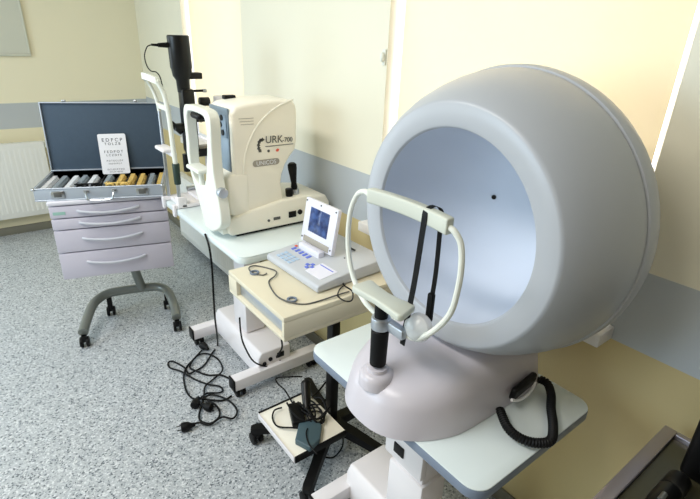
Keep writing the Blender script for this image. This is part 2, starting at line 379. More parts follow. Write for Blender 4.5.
# housing
rings = []; NS, NA = 16, 72
def hh(x): return .130 + .042*min(1, max(0, (x-.72)/.26))
cx, cy, ax_, ay = .905, .735, .272, .19
for k in range(NS+1):
    s = 1-k/NS*.995
    g = []
    for i in range(NA):
        a = 2*PI*i/NA; c, sn = math.cos(a), math.sin(a); ex = 2/2.5 if c < 0 else 2/5; ey = 2/2.5 if c < 0 else 2/2.5+(2/5-2/2.5)*min(1, c*2.5)
        x = cx+(ax_ if c < 0 else .305)*s*math.copysign(abs(c)**ex, c); w_ = (ay+(.014*min(1, c*2) if c > 0 else 0))*(1-.10*max(0, (.80-x)/.16))
        y = cy+w_*s*math.copysign(abs(sn)**ey, sn)
        z = .752+hh(x)*(max(0, 1-s**6))**.5
        g.append(Q((x, y, z)))
    rings.append(g)
obj('housing', B().ring_loft(rings), m_house, P)
zpost = .880
pr = [(-.03, .047), (-.006, .0455), (.003, .041), (.008, .034), (.010, .027), (.019, .0255), (.021, .02)]
obj('post_collar', B().lathe(pr, Q((.692, .742, zpost-.006)), (0, 0, 1), 32, True, True), m_house, P)
PX, PY = .692, .742
obj('chin_post', B().cyl(Q((PX, PY, .885)), Q((PX, PY, 1.082)), .011, n=20), m_chrome, P)
g = B(); g.lathe([(0, .017), (.003, .021), (.103, .0225), (.107, .019)], Q((PX, PY, .900)), (0, 0, 1), 28, True, True); obj('height_grip', g, m_rubber, P)
obj('post_neck', B().cyl(Q((PX, PY, 1.040)), Q((PX, PY, 1.0815)), .017, n=24), m_rubber, P)
g = B(); g.cyl(Q((PX, PY, 1.008)), Q((PX, PY, 1.040)), .024, n=28, bev=.003); g.box(Q((PX, PY-.075, 1.010)), Q((PX+.022, PY+.02, 1.036)), .004); obj('clamp', g, m_alu, P)
g = B()
poly = [(.657, .815), (.664, .824), (.715, .824), (.724, .815), (.716, .78), (.713, .743), (.716, .705), (.727, .672), (.722, .662), (.668, .645), (.658, .652), (.662, .70), (.664, .743), (.661, .78)]
g.prism([Q((x, y, 1.082)) for x, y in poly], (0, 0, .018), .005, 3)
obj('chin_plate', g, m_green, P)
g = B(); bar = []
for i in range(17):
    y = .845-.255*i/16; c = (y-.7175)/.1275; xb = .722+.014*(1-c*c)
    bar.append((xb, y))
poly = [(x-.012, y) for x, y in bar] + [(x+.012, y) for x, y in bar[::-1]]
g.prism([Q((x, y, 1.298)) for x, y in poly], (0, 0, .036), .005, 3); obj('head_bar', g, m_green, P)
wl = [(.722, .843, 1.316), (.724, .868, 1.318), (.728, .90, 1.30), (.728, .924, 1.25), (.726, .928, 1.18), (.724, .916, 1.12), (.722, .89, 1.07), (.715, .84, 1.035), (.712, .79, 1.022), (.71, .742, 1.02)]
wr = [(.722, .592, 1.314), (.724, .578, 1.308), (.728, .562, 1.285), (.727, .553, 1.24), (.726, .553, 1.19), (.725, .562, 1.13), (.722, .592, 1.075), (.718, .632, 1.030), (.714, .665, 1.016), (.712, .70, 1.018), (.71, .742, 1.02)]
g = B(); g.tube([Q(p) for p in wl], .0068, 10); g.tube([Q(p) for p in wr], .0068, 10); obj('support_loop', g, m_frame, P)
g = B(); g.lathe([(0, .034), (.006, .035), (.020, .032), (.031, .020), (.036, 0)], Q((.738, .655, 1.040)), (-1, -.2, .25), 32); obj('chin_cup', g, m_milky, P)
def strap(pts, w, name):
    g = B(); P_ = spline([Vector(p) for p in pts], 5); rings = []
    for i, p in enumerate(P_):
        rings.append([Q(p+Vector((-.0012, -w, 0))), Q(p+Vector((.0012, -w, 0))), Q(p+Vector((.0012, w, 0))), Q(p+Vector((-.0012, w, 0)))])
    g.ring_loft(rings); return obj(name, g, m_rubber, P)
s1 = [(.750, .662, 1.3355), (.738, .661, 1.3355), (.722, .660, 1.328), (.7195, .661, 1.29), (.722, .672, 1.16), (.716, .678, 1.06), (.712, .682, .985)]
strap(s1, .0075, 'elastic_strap')
s2 = [(.750, .662, 1.3355), (.756, .648, 1.328), (.757, .646, 1.29), (.765, .650, 1.17), (.760, .652, 1.075), (.757, .655, 1.045)]
o2 = strap(s2, .006, 'elastic_strap'); obj('buckle', B().box(Q((.754, .643, 1.05)), Q((.768, .659, 1.125)), .004), m_rubber, o2)
# recess with black switch on the near flank
f = B(); f.box((-.055, -.008, -.021), (.055, .010, .021), .008, 3)
rp = obj('switch_recess', f, m_black, P, loc=Q((1.045, .533, .805))); rp.rotation_euler = (R(8), R(-4), R(3))
f = B(); f.tube([Q((.985, .526, .792)), Q((1.01, .522, .781)), (1.05-.9, .522-.735, .778-.75), Q((1.085, .526, .785)), Q((1.095, .530, .80))], .0045, 8); obj('cable_clip', f, m_pvc, P)
# coiled cable on the table
cc = [at(500, 410, 'z', .775), at(508, 428, 'z', .772), at(522, 439, 'z', .772), at(538, 443, 'z', .772), at(551, 440, 'z', .772), at(553, 425, 'z', .772), at(551, 408, 'z', .772), at(551, 394, 'z', .775), at(547, 383, 'z', .785), at(539, 379, 'z', .79)]
base = spline(cc, 10); acc = [0]
for a, b_ in zip(base, base[1:]): acc.append(acc[-1]+(b_-a).length)
def along(s):
    for i in range(len(base)-1):
        if acc[i+1] >= s or i == len(base)-2:
            k = (s-acc[i])/max(1e-9, acc[i+1]-acc[i]); return base[i].lerp(base[i+1], k), (base[i+1]-base[i]).normalized()
N = 62*9; hx = []
for i in range(N+1):
    p, tn = along(acc[-1]*i/N); s_ = tn.cross(Vector((0, 0, 1))).normalized(); n_ = s_.cross(tn); a = 2*PI*i/9
    hx.append(p+(s_*math.cos(a)+n_*math.sin(a))*.0085+Vector((0, 0, 0)))
oc = obj('coiled_cable', B().tube(hx, .0042, 6, 0), m_rubber); tag(oc, 'thick black coiled cable looped on the table corner beside the bowl instrument', 'cable')

# ------------------------------------------------------------ refractor
A = thing('autorefractor', 'cream desktop eye refractor with black joystick and dark lettering on its side', 'eye test instrument', (1.0, 1.97, .84))
ao = Vector((1.0, 1.97, .84)); Q = lambda p: tuple(Vector(p)-ao)
Y0, Y1 = 1.862, 2.085
f = B(); pl = [(.80, .852), (1.30, .852), (1.318, .872), (1.318, .925), (1.295, .965), (1.20, .978), (1.05, .975), (.87, .945), (.80, .93), (.785, .91), (.785, .87)]
f.prism([Q((x, 1.842, z)) for x, z in pl], (0, .265, 0), .010, 3); base_o = obj('base', f, m_ivory, A)
f = B(); f.box(Q((.83, 1.86, .84)), Q((1.28, 2.09, .853))); obj('base_plate', f, m_black, A)
f = B()
pl = [(.835, .955), (.845, .935), (.87, .922), (1.03, .932), (1.062, .945), (1.072, .97), (1.066, 1.02), (1.062, 1.05), (1.068, 1.09), (1.086, 1.132), (1.112, 1.168), (1.138, 1.195), (1.146, 1.23), (1.148, 1.36), (1.142, 1.395), (1.12, 1.412), (1.0, 1.412), (.90, 1.402), (.862, 1.396), (.845, 1.384), (.836, 1.36)]
f.prism([Q((x, Y0, z)) for x, z in pl], (0, Y1-Y0, 0), .016, 4); obj('head', f, m_cream, A)
# lower bib, wraps the lower front
f = B(); pl = [(.80, 1.00), (.805, .95), (.83, .925), (.865, .915), (1.03, .925), (1.055, .945), (1.05, .99), (.99, 1.085), (.93, 1.115), (.83, 1.116), (.80, 1.10)]
f.prism([Q((x, Y0-.004, z)) for x, z in [(.80, 1.00), (.805, .95), (.83, .922), (.865, .912), (.90, .915), (.90, 1.118), (.83, 1.118), (.80, 1.105)]], (0, Y1-Y0+.008, 0), .012, 3)
obj('lower_cover', f, m_ivory, A)
# arched bead on the side
bead = [(.878, 1.118), (.882, 1.16), (.895, 1.215), (.918, 1.265), (.95, 1.312), (.99, 1.35), (1.035, 1.38), (1.085, 1.402), (1.125, 1.413)]
f = B(); f.tube([Q((x, Y0-.001, z)) for x, z in bead], .0045, 8); obj('arched_bead', f, m_ivory, A)
# front panel
f = B(); f.box(Q((.829, Y0+.022, 1.125)), Q((.838, Y1-.02, 1.385)), .003); fp = obj('front_panel', f, m_panel, A)
f = B(); f.box(Q((.825, Y0+.03, 1.265)), Q((.83, Y1-.03, 1.36)), .002); obj('lens_plate', f, m_panel, fp)
for y, z in ((1.93, 1.345), (1.945, 1.315), (1.925, 1.285), (1.975, 1.315)):
    obj('lens_hole', B().cyl(Q((.821, y, z)), Q((.828, y, z)), .012 if y < 1.96 else .022, n=20), m_black, fp)
f = B(); f.box(Q((.895, 2.05, 1.40)), Q((.95, 2.08, 1.418)), .005); obj('top_clip', f, m_black, A)
# vents hint on the side
f = B()
for i in range(3): f.box(Q((.868+.004*i, Y0-.0012, 1.345-.012*i)), Q((.935, Y0+.002, 1.347-.012*i)))
obj('side_grooves', f, m_pill, A)
RX = Matrix.Rotation(R(90), 4, 'X'); yl = Y0-.002
text('lettering', 'URK', .044, Matrix.Translation(Q((.985, yl, 1.238))) @ Matrix.Rotation(R(2), 4, 'Y') @ RX, m_logo, A)
text('lettering', '-700', .029, Matrix.Translation(Q((1.068, yl, 1.236))) @ Matrix.Rotation(R(2), 4, 'Y') @ RX, m_logo, A)
f = B(); f.box(Q((.985, yl-.0004, 1.222)), Q((1.125, yl+.001, 1.2245))); obj('underline', f, m_logo, A)
f = B()
for i in range(6):
    a = R(84+i*29); rr = .023
    c = Vector((.970+rr*math.cos(a)*.75, yl, 1.228+rr*math.sin(a)*1.15)); t_ = Vector((-math.sin(a), 0, math.cos(a)))*.0105; n_ = Vector((math.cos(a), 0, math.sin(a)))*.0085
    f.prism([Q(c-t_), Q(c+n_), Q(c+t_), Q(c-n_)], (0, .001, 0))
obj('swirl_emblem', f, m_logo, A)
obj('emblem_dot', B().cyl(Q((1.0, yl, 1.203)), Q((1.0, yl+.001, 1.203)), .006), m_logo, A)
f = B(); f.prism([Q((1.035, yl, 1.203)), Q((1.043, yl, 1.210)), Q((1.053, yl, 1.207)), Q((1.048, yl, 1.197)), Q((1.040, yl, 1.196))], (0, .001, 0)); obj('emblem_mark', f, m_red, A)
f = B(); f.prism([Q((x, yl, z)) for x, z in rrect(.922, 1.140, 1.052, 1.168, .0139)], (0, .001, 0)); bd = obj('maker_badge', f, m_pill, A)
text('lettering', 'UNICOS', .026, Matrix.Translation(Q((.987, yl-.0006, 1.1455))) @ RX, m_card, bd, align='CENTER')
# joystick
f = B(); f.cyl(Q((1.155, 1.905, .972)), Q((1.155, 1.905, 1.0)), .024, .022, 24, .003); jb = obj('joystick_collar', f, m_chrome, A)
f = B(); f.lathe([(0, .014), (.01, .016), (.03, .013), (.06, .016), (.10, .021), (.118, .021), (.126, .014)], Q((1.155, 1.905, 1.0)), (-.10, 0, 1), 24, True, True); obj('joystick', f, m_rubber, A)
f = B(); f.cyl(Q((1.115, 1.885, .972)), Q((1.113, 1.885, 1.012)), .0165, .0175, 20, .003); obj('lock_knob', f, m_black, A)
f = B(); f.box(Q((1.085, 1.838, .885)), Q((1.125, 1.846, .915)), .003); f.cyl(Q((1.145, 1.836, .905)), Q((1.145, 1.846, .905)), .012); obj('power_inlet', f, m_black, A)
f = B(); f.box(Q((1.005, 1.839, .888)), Q((1.04, 1.845, .902)), .002); f.cyl(Q((.98, 1.839, .892)), Q((.98, 1.846, .892)), .006); obj('signal_port', f, m_logo, A)
f = B(); f.prism([Q((.93, 1.842, .905)), Q((.985, 1.842, .862)), Q((1.03, 1.842, .868)), Q((1.03, 1.842, .872)), Q((.98, 1.842, .87)), Q((.935, 1.842, .909))], (0, -.004, 0)); obj('base_groove', f, m_cream, A)
# face rest frame
XF = .735; FW = .032
outer = [(1.862, .885), (1.80, .93), (1.802, 1.0), (1.825, 1.07), (1.843, 1.15), (1.843, 1.25), (1.836, 1.335), (1.852, 1.372), (1.90, 1.386), (2.07, 1.386), (2.112, 1.370), (2.125, 1.33), (2.122, 1.24), (2.128, 1.16), (2.10, 1.08), (2.05, 1.0), (2.01, .93), (1.98, .872), (1.92, .866)]
inner = [(1.965, 1.06), (1.935, 1.085), (1.912, 1.14), (1.890, 1.22), (1.878, 1.30), (1.888, 1.345), (1.92, 1.361), (2.05, 1.361), (2.085, 1.343), (2.095, 1.30), (2.092, 1.22), (2.098, 1.15), (2.085, 1.095), (2.05, 1.055)]
def ringplate(out, inn, x, w, mt):
    t = bmesh.new(); O = [Vector((0, *p)) for p in out]; I = [Vector((0, *p)) for p in inn]
    O = spline(O, 3, True); I = spline(I, 3, True)
    vo = [t.verts.new(Q((x, p.y, p.z))) for p in O]; vi = [t.verts.new(Q((x, p.y, p.z))) for p in I]
    es = [t.edges.new((vo[i], vo[(i+1) % len(vo)])) for i in range(len(vo))] + [t.edges.new((vi[i], vi[(i+1) % len(vi)])) for i in range(len(vi))]
    bmesh.ops.triangle_fill(t, use_beauty=True, edges=es)
    g = bmesh.ops.extrude_face_region(t, geom=t.faces[:]); bmesh.ops.translate(t, vec=(w, 0, 0), verts=[v for v in g['geom'] if isinstance(v, bmesh.types.BMVert)])
    bmesh.ops.recalc_face_normals(t, faces=t.faces[:]); b = B(); b.add(t); return b
fr = obj('face_rest_frame', ringplate(outer, inner, XF, .045, None), m_frame, A)
bv = fr.modifiers.new('soft', 'BEVEL'); bv.width = .006; bv.segments = 2; bv.angle_limit = R(50)
f = B(); f.box(Q((XF+.03, 1.86, .858)), Q((.81, 2.06, .93)), .008); obj('frame_bracket', f, m_frame, A)
f = B(); f.cyl(Q((XF+.02, 1.826, 1.065)), Q((XF+.02, 1.795, 1.065)), .021, n=24, bev=.003); obj('clamp_knob', f, m_alu, A)
f = B(); f.box(Q((XF-.004, 1.945, 1.335)), Q((XF+.03, 2.04, 1.362)), .012, 3); obj('forehead_pad', f, m_black, A)
f = B(); f.box(Q((XF-.03, 1.93, 1.118)), Q((XF+.035, 2.07, 1.136)), .007, 3); f.cyl(Q((XF+.01, 2.0, 1.03)), Q((XF+.01, 2.0, 1.12)), .012); obj('chin_rest', f, m_frame, A)

# ------------------------------------------------------------ slit lamp
S = thing('slit_lamp', 'white slit lamp with tall black camera tube and headrest frame on the long table', 'eye test instrument', (.88, 2.47, .84))
so = Vector((.88, 2.47, .84)); Q = lambda p: tuple(Vector(p)-so)
f = B(); f.box(Q((.86, 2.30, .842)), Q((1.17, 2.555, .872)), .01, 3); f.box(Q((.90, 2.38, .87)), Q((1.13, 2.52, .91)), .012, 3); obj('base', f, m_white, S)
for y in (2.315, 2.54): obj('rail', B().cyl(Q((.86, y, .885)), Q((1.16, y, .885)), .012, n=14), m_chrome, S)
f = B(); f.cyl(Q((.98, 2.47, .90)), Q((.98, 2.47, 1.10)), .034, .028, 24, .004); obj('column', f, m_white, S)
f = B(); f.cyl(Q((1.08, 2.44, .90)), Q((1.08, 2.44, .98)), .012); f.sphere(Q((1.08, 2.44, .985)), .02); obj('joystick', f, m_black, S)
f = B(); f.box(Q((.86, 2.42, 1.075)), Q((1.03, 2.52, 1.12)), .01); f.box(Q((.86, 2.43, 1.10)), Q((.91, 2.50, 1.28)), .008); f.box(Q((.80, 2.44, 1.21)), Q((.87, 2.48, 1.245)), .006); f.cyl(Q((.785, 2.46, 1.25)), Q((.835, 2.46, 1.20)), .014); f.cyl(Q((.845, 2.46, 1.0)), Q((.845, 2.46, 1.09)), .018); obj('lamp_arm', f, m_satin, S)
f = B(); f.cyl(Q((.885, 2.46, 1.27)), Q((.885, 2.46, 1.40)), .030, n=24, bev=.004); f.box(Q((.86, 2.42, 1.25)), Q((.955, 2.50, 1.33)), .01); f.cyl(Q((.94, 2.46, 1.345)), Q((.99, 2.46, 1.345)), .022, n=20, bev=.003); f.box(Q((.88, 2.43, 1.455)), Q((.955, 2.49, 1.485)), .005); f.box(Q((.845, 2.425, 1.10)), Q((.905, 2.495, 1.41)), .01); f.cyl(Q((.93, 2.45, 1.26)), Q((1.02, 2.45, 1.28)), .016); obj('microscope_head', f, m_satin, S)
f = B(); f.lathe([(0, .030), (.055, .032), (.075, .044), (.105, .048), (.112, .051), (.25, .051), (.255, .047)], Q((.866, 2.46, 1.395)), (-.02, 0, 1), 32, True, True); obj('camera_tube', f, m_satin, S)
f = B(); f.cyl(Q((.905, 2.44, 1.40)), Q((.955, 2.44, 1.40)), .006); k = obj('focus_shaft', f, m_black, S)
f = B(); f.cyl(Q((.953, 2.44, 1.40)), Q((.972, 2.44, 1.40)), .009, n=16, bev=.002); obj('focus_knob', f, m_chrome, k)
f = B(); f.cyl(Q((.83, 2.46, 1.606)), Q((.765, 2.46, 1.604)), .014, .009, 14); f.cyl(Q((.765, 2.46, 1.604)), Q((.735, 2.46, 1.605)), .0065, .005, 10); obj('cable_plug', f, m_black, S)
pc = [at(151, 45, 'y', 2.46), at(147, 47, 'y', 2.46), at(144.5, 56, 'y', 2.46), at(147, 66, 'y', 2.46), at(151, 71, 'y', 2.45), at(156, 72, 'y', 2.44), at(160, 77, 'y', 2.43), at(163, 88, 'y', 2.42), at(166, 98, 'y', 2.40), at(169, 112, 'y', 2.40)]
obj('camera_lead', B().tube([Q(p) for p in pc], .0028, 6), m_rubber, S)
# illumination tower on the wall side
f = B(); f.box(Q((1.02, 2.43, 1.08)), Q((1.07, 2.51, 1.34)), .01); f.cyl(Q((1.045, 2.47, 1.33)), Q((1.045, 2.47, 1.37)), .026, n=20, bev=.004); obj('lamp_tower', f, m_white, S)
f = B(); f.box(Q((.76, 2.345, .842)), Q((.862, 2.55, .862)), .004); f.box(Q((.742, 2.345, .842)), Q((.79, 2.39, .90)), .006); obj('frame_foot', f, m_white, S)
yn, yf, xq = 2.365, 2.53, .757
for yy, kind in ((yn, 0), (yf, 1)):
    f = B(); f.cyl(Q((xq, yy, .845)), Q((xq, yy, 1.10)), .009, n=14); obj('lower_rod', f, m_chrome, S)
    f = B()
    if kind == 0: f.tube([Q(p) for p in [(xq, yy, 1.05), (xq-.004, yy, 1.15), (xq-.006, yy, 1.25), (xq-.01, yy, 1.33), (xq-.02, yy, 1.40), (xq-.045, yy, 1.455)]], .0115, 10)
    else: f.tube([Q(p) for p in [(xq, yy, 1.30), (xq-.004, yy, 1.34), (xq-.018, yy, 1.40), (xq-.045, yy, 1.455)]], .009, 10)
    obj('upright', f, m_frame, S)
obj('clear_upright', B().cyl(Q((xq, yf, 1.09)), Q((xq, yf, 1.31)), .008, n=14), m_alu, S)
g = B(); g.cyl(Q((xq, yn, .965)), Q((xq, yn, 1.07)), .016, .018, 18, .003); obj('hand_grip', g, m_gsock, S)
for yy in (yn, yf):
    f = B(); f.box(Q((.719, yy-.015, .800)), Q((.7335, yy+.015, .862)), .004); f.box(Q((.720, yy-.014, .8412)), Q((xq+.016, yy+.014, .861)), .004); obj('table_clamp', f, m_white, S)
f = B(); hb = [(xq-.045, yn-.002, 1.455), (xq-.068, yn+.04, 1.468), (xq-.078, (yn+yf)/2, 1.472), (xq-.068, yf-.04, 1.468), (xq-.045, yf+.002, 1.455)]
hs = spline([Vector(p) for p in hb], 6); rings = [[Q(p+Vector((-.006, 0, -.014))), Q(p+Vector((.006, 0, -.014))), Q(p+Vector((.006, 0, .014))), Q(p+Vector((-.006, 0, .014)))] for p in hs]
f.ring_loft(rings); obj('headband', f, m_frame, S)
f = B(); f.box(Q((xq-.012, yn, 1.315)), Q((xq+.006, yf, 1.34)), .004); obj('crossbar', f, m_frame, S)
f = B(); f.box(Q((xq-.05, yn+.02, 1.120)), Q((xq+.012, yf-.02, 1.140)), .008, 3); f.box(Q((xq-.012, yn, 1.10)), Q((xq+.012, yf, 1.122)), .004); obj('chin_rest', f, m_white, S)

# ------------------------------------------------------------ black star based trolley
T = thing('instrument_trolley', 'cream box topped trolley on a black post with star base and cable tray', 'instrument trolley', (.985, 1.33, 0))
to = Vector((.985, 1.33, 0)); Q = lambda p: tuple(Vector(p)-to)
tx0, tx1, ty0, ty1, tz0, tz1 = .670, 1.215, 1.178, 1.604, .726, .82
f = B(); f.box(Q((tx0, ty0, tz1-.020)), Q((tx1, ty1, tz1)), .004); obj('top_panel', f, m_cart, T)
f = B(); f.box(Q((tx0, ty0, tz0)), Q((tx1, ty1, tz0+.014)), .003); obj('bottom_panel', f, m_cart, T)
f = B(); f.box(Q((tx0, ty0, tz0+.0135)), Q((tx1, ty0+.014, tz1-.0195)), .002); obj('side_panel', f, m_cart, T)
f = B(); f.box(Q((tx0, ty1-.07, tz0+.0135)), Q((tx1, ty1, tz1-.0195)), .002); obj('side_panel', f, m_cart, T)
f = B(); f.box(Q((tx1-.014, ty0+.014, tz0+.0135)), Q((tx1, ty1-.07, tz1-.0195)), .002); obj('back_panel', f, m_cart, T)
f = B(); f.box(Q((tx0+.02, ty0+.018, tz0+.018)), Q((tx1-.03, ty1-.074, tz1-.028)), .003); dr = obj('drawer', f, m_dev, T)
f = B(); f.box(Q((tx0+.014, ty0+.018, tz0+.018)), Q((tx0+.020, ty1-.074, tz1-.030)), .001); obj('drawer_front', f, m_alu, dr)
f = B(); f.box(Q((.965, 1.31, .09)), Q((1.005, 1.35, tz0)), .004); obj('post', f, m_black, T)
f = B(); f.box(Q((.90, 1.26, tz0-.012)), Q((1.08, 1.40, tz0)), .003); obj('mounting_plate', f, m_black, T)
f = B(); f.cyl(Q((.985, 1.33, .075)), Q((.985, 1.33, .125)), .05, .042, 24, .006); obj('hub', f, m_black, T)
for k in range(5):
    a = R(180-33+72*k); d = Vector((math.cos(a), math.sin(a), 0)); n_ = Vector((-d.y, d.x, 0)); f = B(); rings = []
    for s, w, z0, z1 in ((.03, .030, .082, .122), (.12, .027, .078, .112), (.24, .023, .066, .094), (.33, .024, .062, .088), (.352, .016, .064, .082)):
        c = to+d*s; rings.append([Q(c-n_*w+Vector((0, 0, z0))), Q(c+n_*w+Vector((0, 0, z0))), Q(c+n_*w*.8+Vector((0, 0, z1))), Q(c-n_*w*.8+Vector((0, 0, z1)))])
    f.ring_loft(rings); obj('leg', f, m_black, T)
    c = to+d*.33; caster(T, c.x-to.x, c.y-to.y, .064, .028)
# tray
zt = .17
f = B(); f.box(Q((.715, 1.195, zt-.006)), Q((.962, 1.49, zt)), .002); tr = obj('cable_tray', f, m_cream, T)
f = B(); f.box(Q((.712, 1.195, zt-.024)), Q((.716, 1.49, zt+.004)), .001); obj('tray_lip', f, m_white, tr)
f = B(); f.box(Q((.716, 1.190, zt-.026)), Q((.962, 1.196, zt+.006)), .001); obj('tray_edge', f, m_black, tr)
obj('tray_edge', B().box(Q((.716, 1.489, zt-.026)), Q((.962, 1.495, zt+.006)), .001), m_black, tr)
obj('tray_arm', B().box(Q((.92, 1.315, zt-.016)), Q((.970, 1.345, zt-.0055)), .001), m_black, tr)

# ------------------------------------------------------------ biometer on the trolley
D = thing('ultrasound_biometer', 'silver grey desktop eye scanner with flip up blue screen and blue keys', 'eye scanner', (.838, 1.603, .82), R(2))
f = B()  # local: +x depth, -y towards the camera
pl = [(0, .004), (0, .024), (.008, .031), (.14, .046), (.20, .052), (.335, .056), (.345, .05), (.345, .004)]
f.prism([(x, 0, z) for x, z in pl], (0, -.352, 0), .005, 3); bd = obj('body', f, m_dev, D)
for x in (.03, .31):
    for y in (-.03, -.32): obj('foot', B().cyl((x, y, 0), (x, y, .006), .010, n=12), m_rubber, D)
def onb(x): return .0315+(x-.008)*(.0145/.132) if x < .14 else .046+(x-.14)*.1
def key(x, y, w, h, m, name, p):
    g = B(); z0 = onb(x)-.001; z1 = onb(x+w)-.001
    g.prism([(x, y, z0), (x+w, y, z1), (x+w, y-h, z1), (x, y-h, z0)], (0, 0, .003)); return obj(name, g, m, p)
for i in range(5): key(.095, -.035-.026*i, .022, .013, m_blue, 'function_key', D)
for r_ in range(3):
    for i in range(4): key(.055-.018*r_+.003, -.04-.026*i-.0, .012, .018, m_lblue, 'number_key', D)
for i, (x, y) in enumerate(((.062, -.185), (.048, -.20), (.062, -.215), (.076, -.20))): key(x, y, .012, .016, m_blue, 'arrow_key', D)
key(.12, -.022, .010, .014, m_red, 'power_key', D)
g = B(); g.prism([(.035, -.225, onb(.035)-.002), (.115, -.225, onb(.115)-.002), (.115, -.32, onb(.115)-.002), (.035, -.32, onb(.035)-.002)], (0, 0, .003)); obj('pale_label', g, m_devw, D)
g = B(); g.prism([(.10, -.23, onb(.10)+.001), (.104, -.23, onb(.104)+.001), (.104, -.31, onb(.104)+.001), (.10, -.31, onb(.10)+.001)], (0, 0, .0008)); obj('label_stripe', g, m_blue, D)
for i in range(3): key(.20+.0*i, -.25-.02*i, .005, .005, m_black, 'indicator', D)
key(.27, -.20, .008, .03, m_black, 'slot', D)
# hinge and screen
f = B(); f.box((.125, -.185, .040), (.155, -.045, .068), .005); hg = obj('hinge_block', f, m_devw, D)
sl = bpy.data.objects.new('screen_lid', None); bpy.data.objects.remove(sl)
f = B(); f.box((-.010, -.106, 0), (.010, .106, .186), .005); lid = obj('screen_lid', f, m_devw, D, loc=(.168, -.115, .058)); lid.rotation_euler = (0, R(10), 0)
f = B(); f.box((-.0125, -.062, .055), (-.009, .062, .155), .001); obj('screen', f, m_screen, lid)
f = B(); f.box((-.0125, -.085, .006), (-.009, .085, .030), .001); obj('hinge_slot', f, m_pill, lid)
for y, z in ((-.096, .174), (.096, .174), (-.096, .02), (.096, .02), (0, .175)):
    obj('screw_cap', B().cyl((-.0125, y, z), (-.009, y, z), .0035, n=12), m_logo, lid)
# leads on the trolley top
zl = .823
def px_line(pts, z): return [at(x, y, 'z', z) for x, y in pts]
l1 = px_line([(345, 285), (340, 289), (338, 296), (345, 301), (352, 300), (352, 291), (343, 284), (352, 279), (362, 276)], zl+.006)
l2 = px_line([(349, 292), (335, 297), (320, 301), (305, 304), (290, 303), (278, 298), (271, 288), (269, 281), (275, 277), (276, 272), (268, 268), (255, 266), (249, 269), (252, 273), (262, 275), (267, 274)], zl)
l2 = [p+Vector((0, 0, .003*math.sin(i*1.7)+.002)) for i, p in enumerate(l2)]
oc = obj('probe_lead', B().tube([p for p in l2], .0028, 6, 5), m_logo); tag(oc, 'thin grey probe lead curling across the cream trolley top to two small rings', 'cable')
for c in ((254.5, 272.5), (292, 299.5)):
    p = at(*c, 'z', zl+.002); obj('lead_ring', B().lathe([(-.003, .012), (.003, .012), (.003, .018), (-.003, .018), (-.003, .012)], p, (0, 0, 1), 24), m_edge, oc)
oc = obj('signal_lead', B().tube(l1, .0028, 6, 5), m_black); tag(oc, 'thin black lead bunched beside the right end of the eye scanner', 'cable')

# ------------------------------------------------------------ drawer trolley on the left
K = thing('drawer_trolley', 'lavender grey four drawer cabinet on a bent tube stand with casters', 'drawer cabinet', (.25, 2.71, 0), R(-15))
# local: front face on y = 0, x 0..0.55, depth +y
x0, x1, zb, ztp, dp = -.035, .522, .42, .862, .40
f = B(); f.box((x0+.006, .02, zb), (x1-.004, dp, ztp-.022), .008); obj('carcass', f, m_lavtop, K)
f = B(); f.box((x0-.004, -.004, ztp-.024), (x1+.004, dp+.004, ztp), .008, 3); obj('top_panel', f, m_lavtop, K)
zz = [.836, .768, .705, .578, .424]
for i in range(4):
    f = B(); f.box((x0, 0, zz[i+1]+.003), (x1, .022, zz[i]-.003), .005); d = obj('drawer', f, m_lav, K)
    hz = (zz[i]+zz[i+1])/2 + [-.004, -.002, .006, .012][i]
    f = B(); pts = [(x0+.125+.29*t, -.002-.024*math.sin(PI*t)**.6, hz+.008-.012*math.sin(PI*t)) for t in [j/12 for j in range(13)]]
    f.tube(pts, .007, 8, 2); obj('handle', f, m_handle, d)
obj('name_sticker', B().box((x0+.015, -.001, .79), (x0+.07, .001, .806)), m_soft, K)
# stand: column and bent U tube
f = B(); f.tube([(.285, .27, .43), (.285, .27, .40), (.312, .29, .23), (.325, .305, .17)], .027, 16, 3); obj('column', f, m_tube, K)
U = [(.0, .005, .088), (.015, .11, .11), (.05, .23, .145), (.115, .295, .162), (.20, .308, .166), (.34, .308, .166), (.42, .296, .162), (.472, .24, .148), (.497, .11, .11), (.500, .005, .088)]
f = B(); f.tube(U, .027, 16, 5); obj('bent_tube', f, m_tube, K)
for x, y, top in ((.0, .0, .072), (.50, .0, .072), (.125, .32, .145), (.46, .29, .145)): caster(K, x, y, top, .03)
# tiny cleanup: nothing else

# ------------------------------------------------------------ lens case
ca = R(-21.3)
LC = thing('lens_case', 'open aluminium trial lens case with slate foam lid on the drawer cabinet', 'lens case', (.172, 2.755, .8625), ca)
cw, cd, chh = .598, .362, .064
f = B()
for lo, hi in (((0, 0, 0), (cw, cd, .006)), ((0, 0, .0055), (cw, .008, chh)), ((0, cd-.008, .0055), (cw, cd, chh)), ((0, .008, .0055), (.008, cd-.008, chh)), ((cw-.008, .008, .0055), (cw, cd-.008, chh))): f.box(lo, hi, .0015)
obj('case_base', f, m_case, LC)
f = B()
for z in (.002, chh-.002): f.tube([(0, 0, z), (cw, 0, z), (cw, cd, z), (0, cd, z)], .0036, 6, 0, True)
obj('edge_trim', f, m_case, LC)
for x in (0, cw):
    for y in (0, cd): obj('corner_cap', B().sphere((x, y, chh-.003), .009, (1, 1, .8), 12), m_chrome, LC)
f = B(); f.box((.010, .010, .007), (cw-.010, cd-.010, .012)); obj('inner_tray', f, m_dark, LC)
f = B()
for x in (.052, .108, .164, .195, .27, .345, .40, .452, .504, .556): f.box((x-.002, .070 if .19 < x < .41 else .012, .0118), (x+.002, cd-.012, .036))
obj('dividers', f, m_dark, LC)
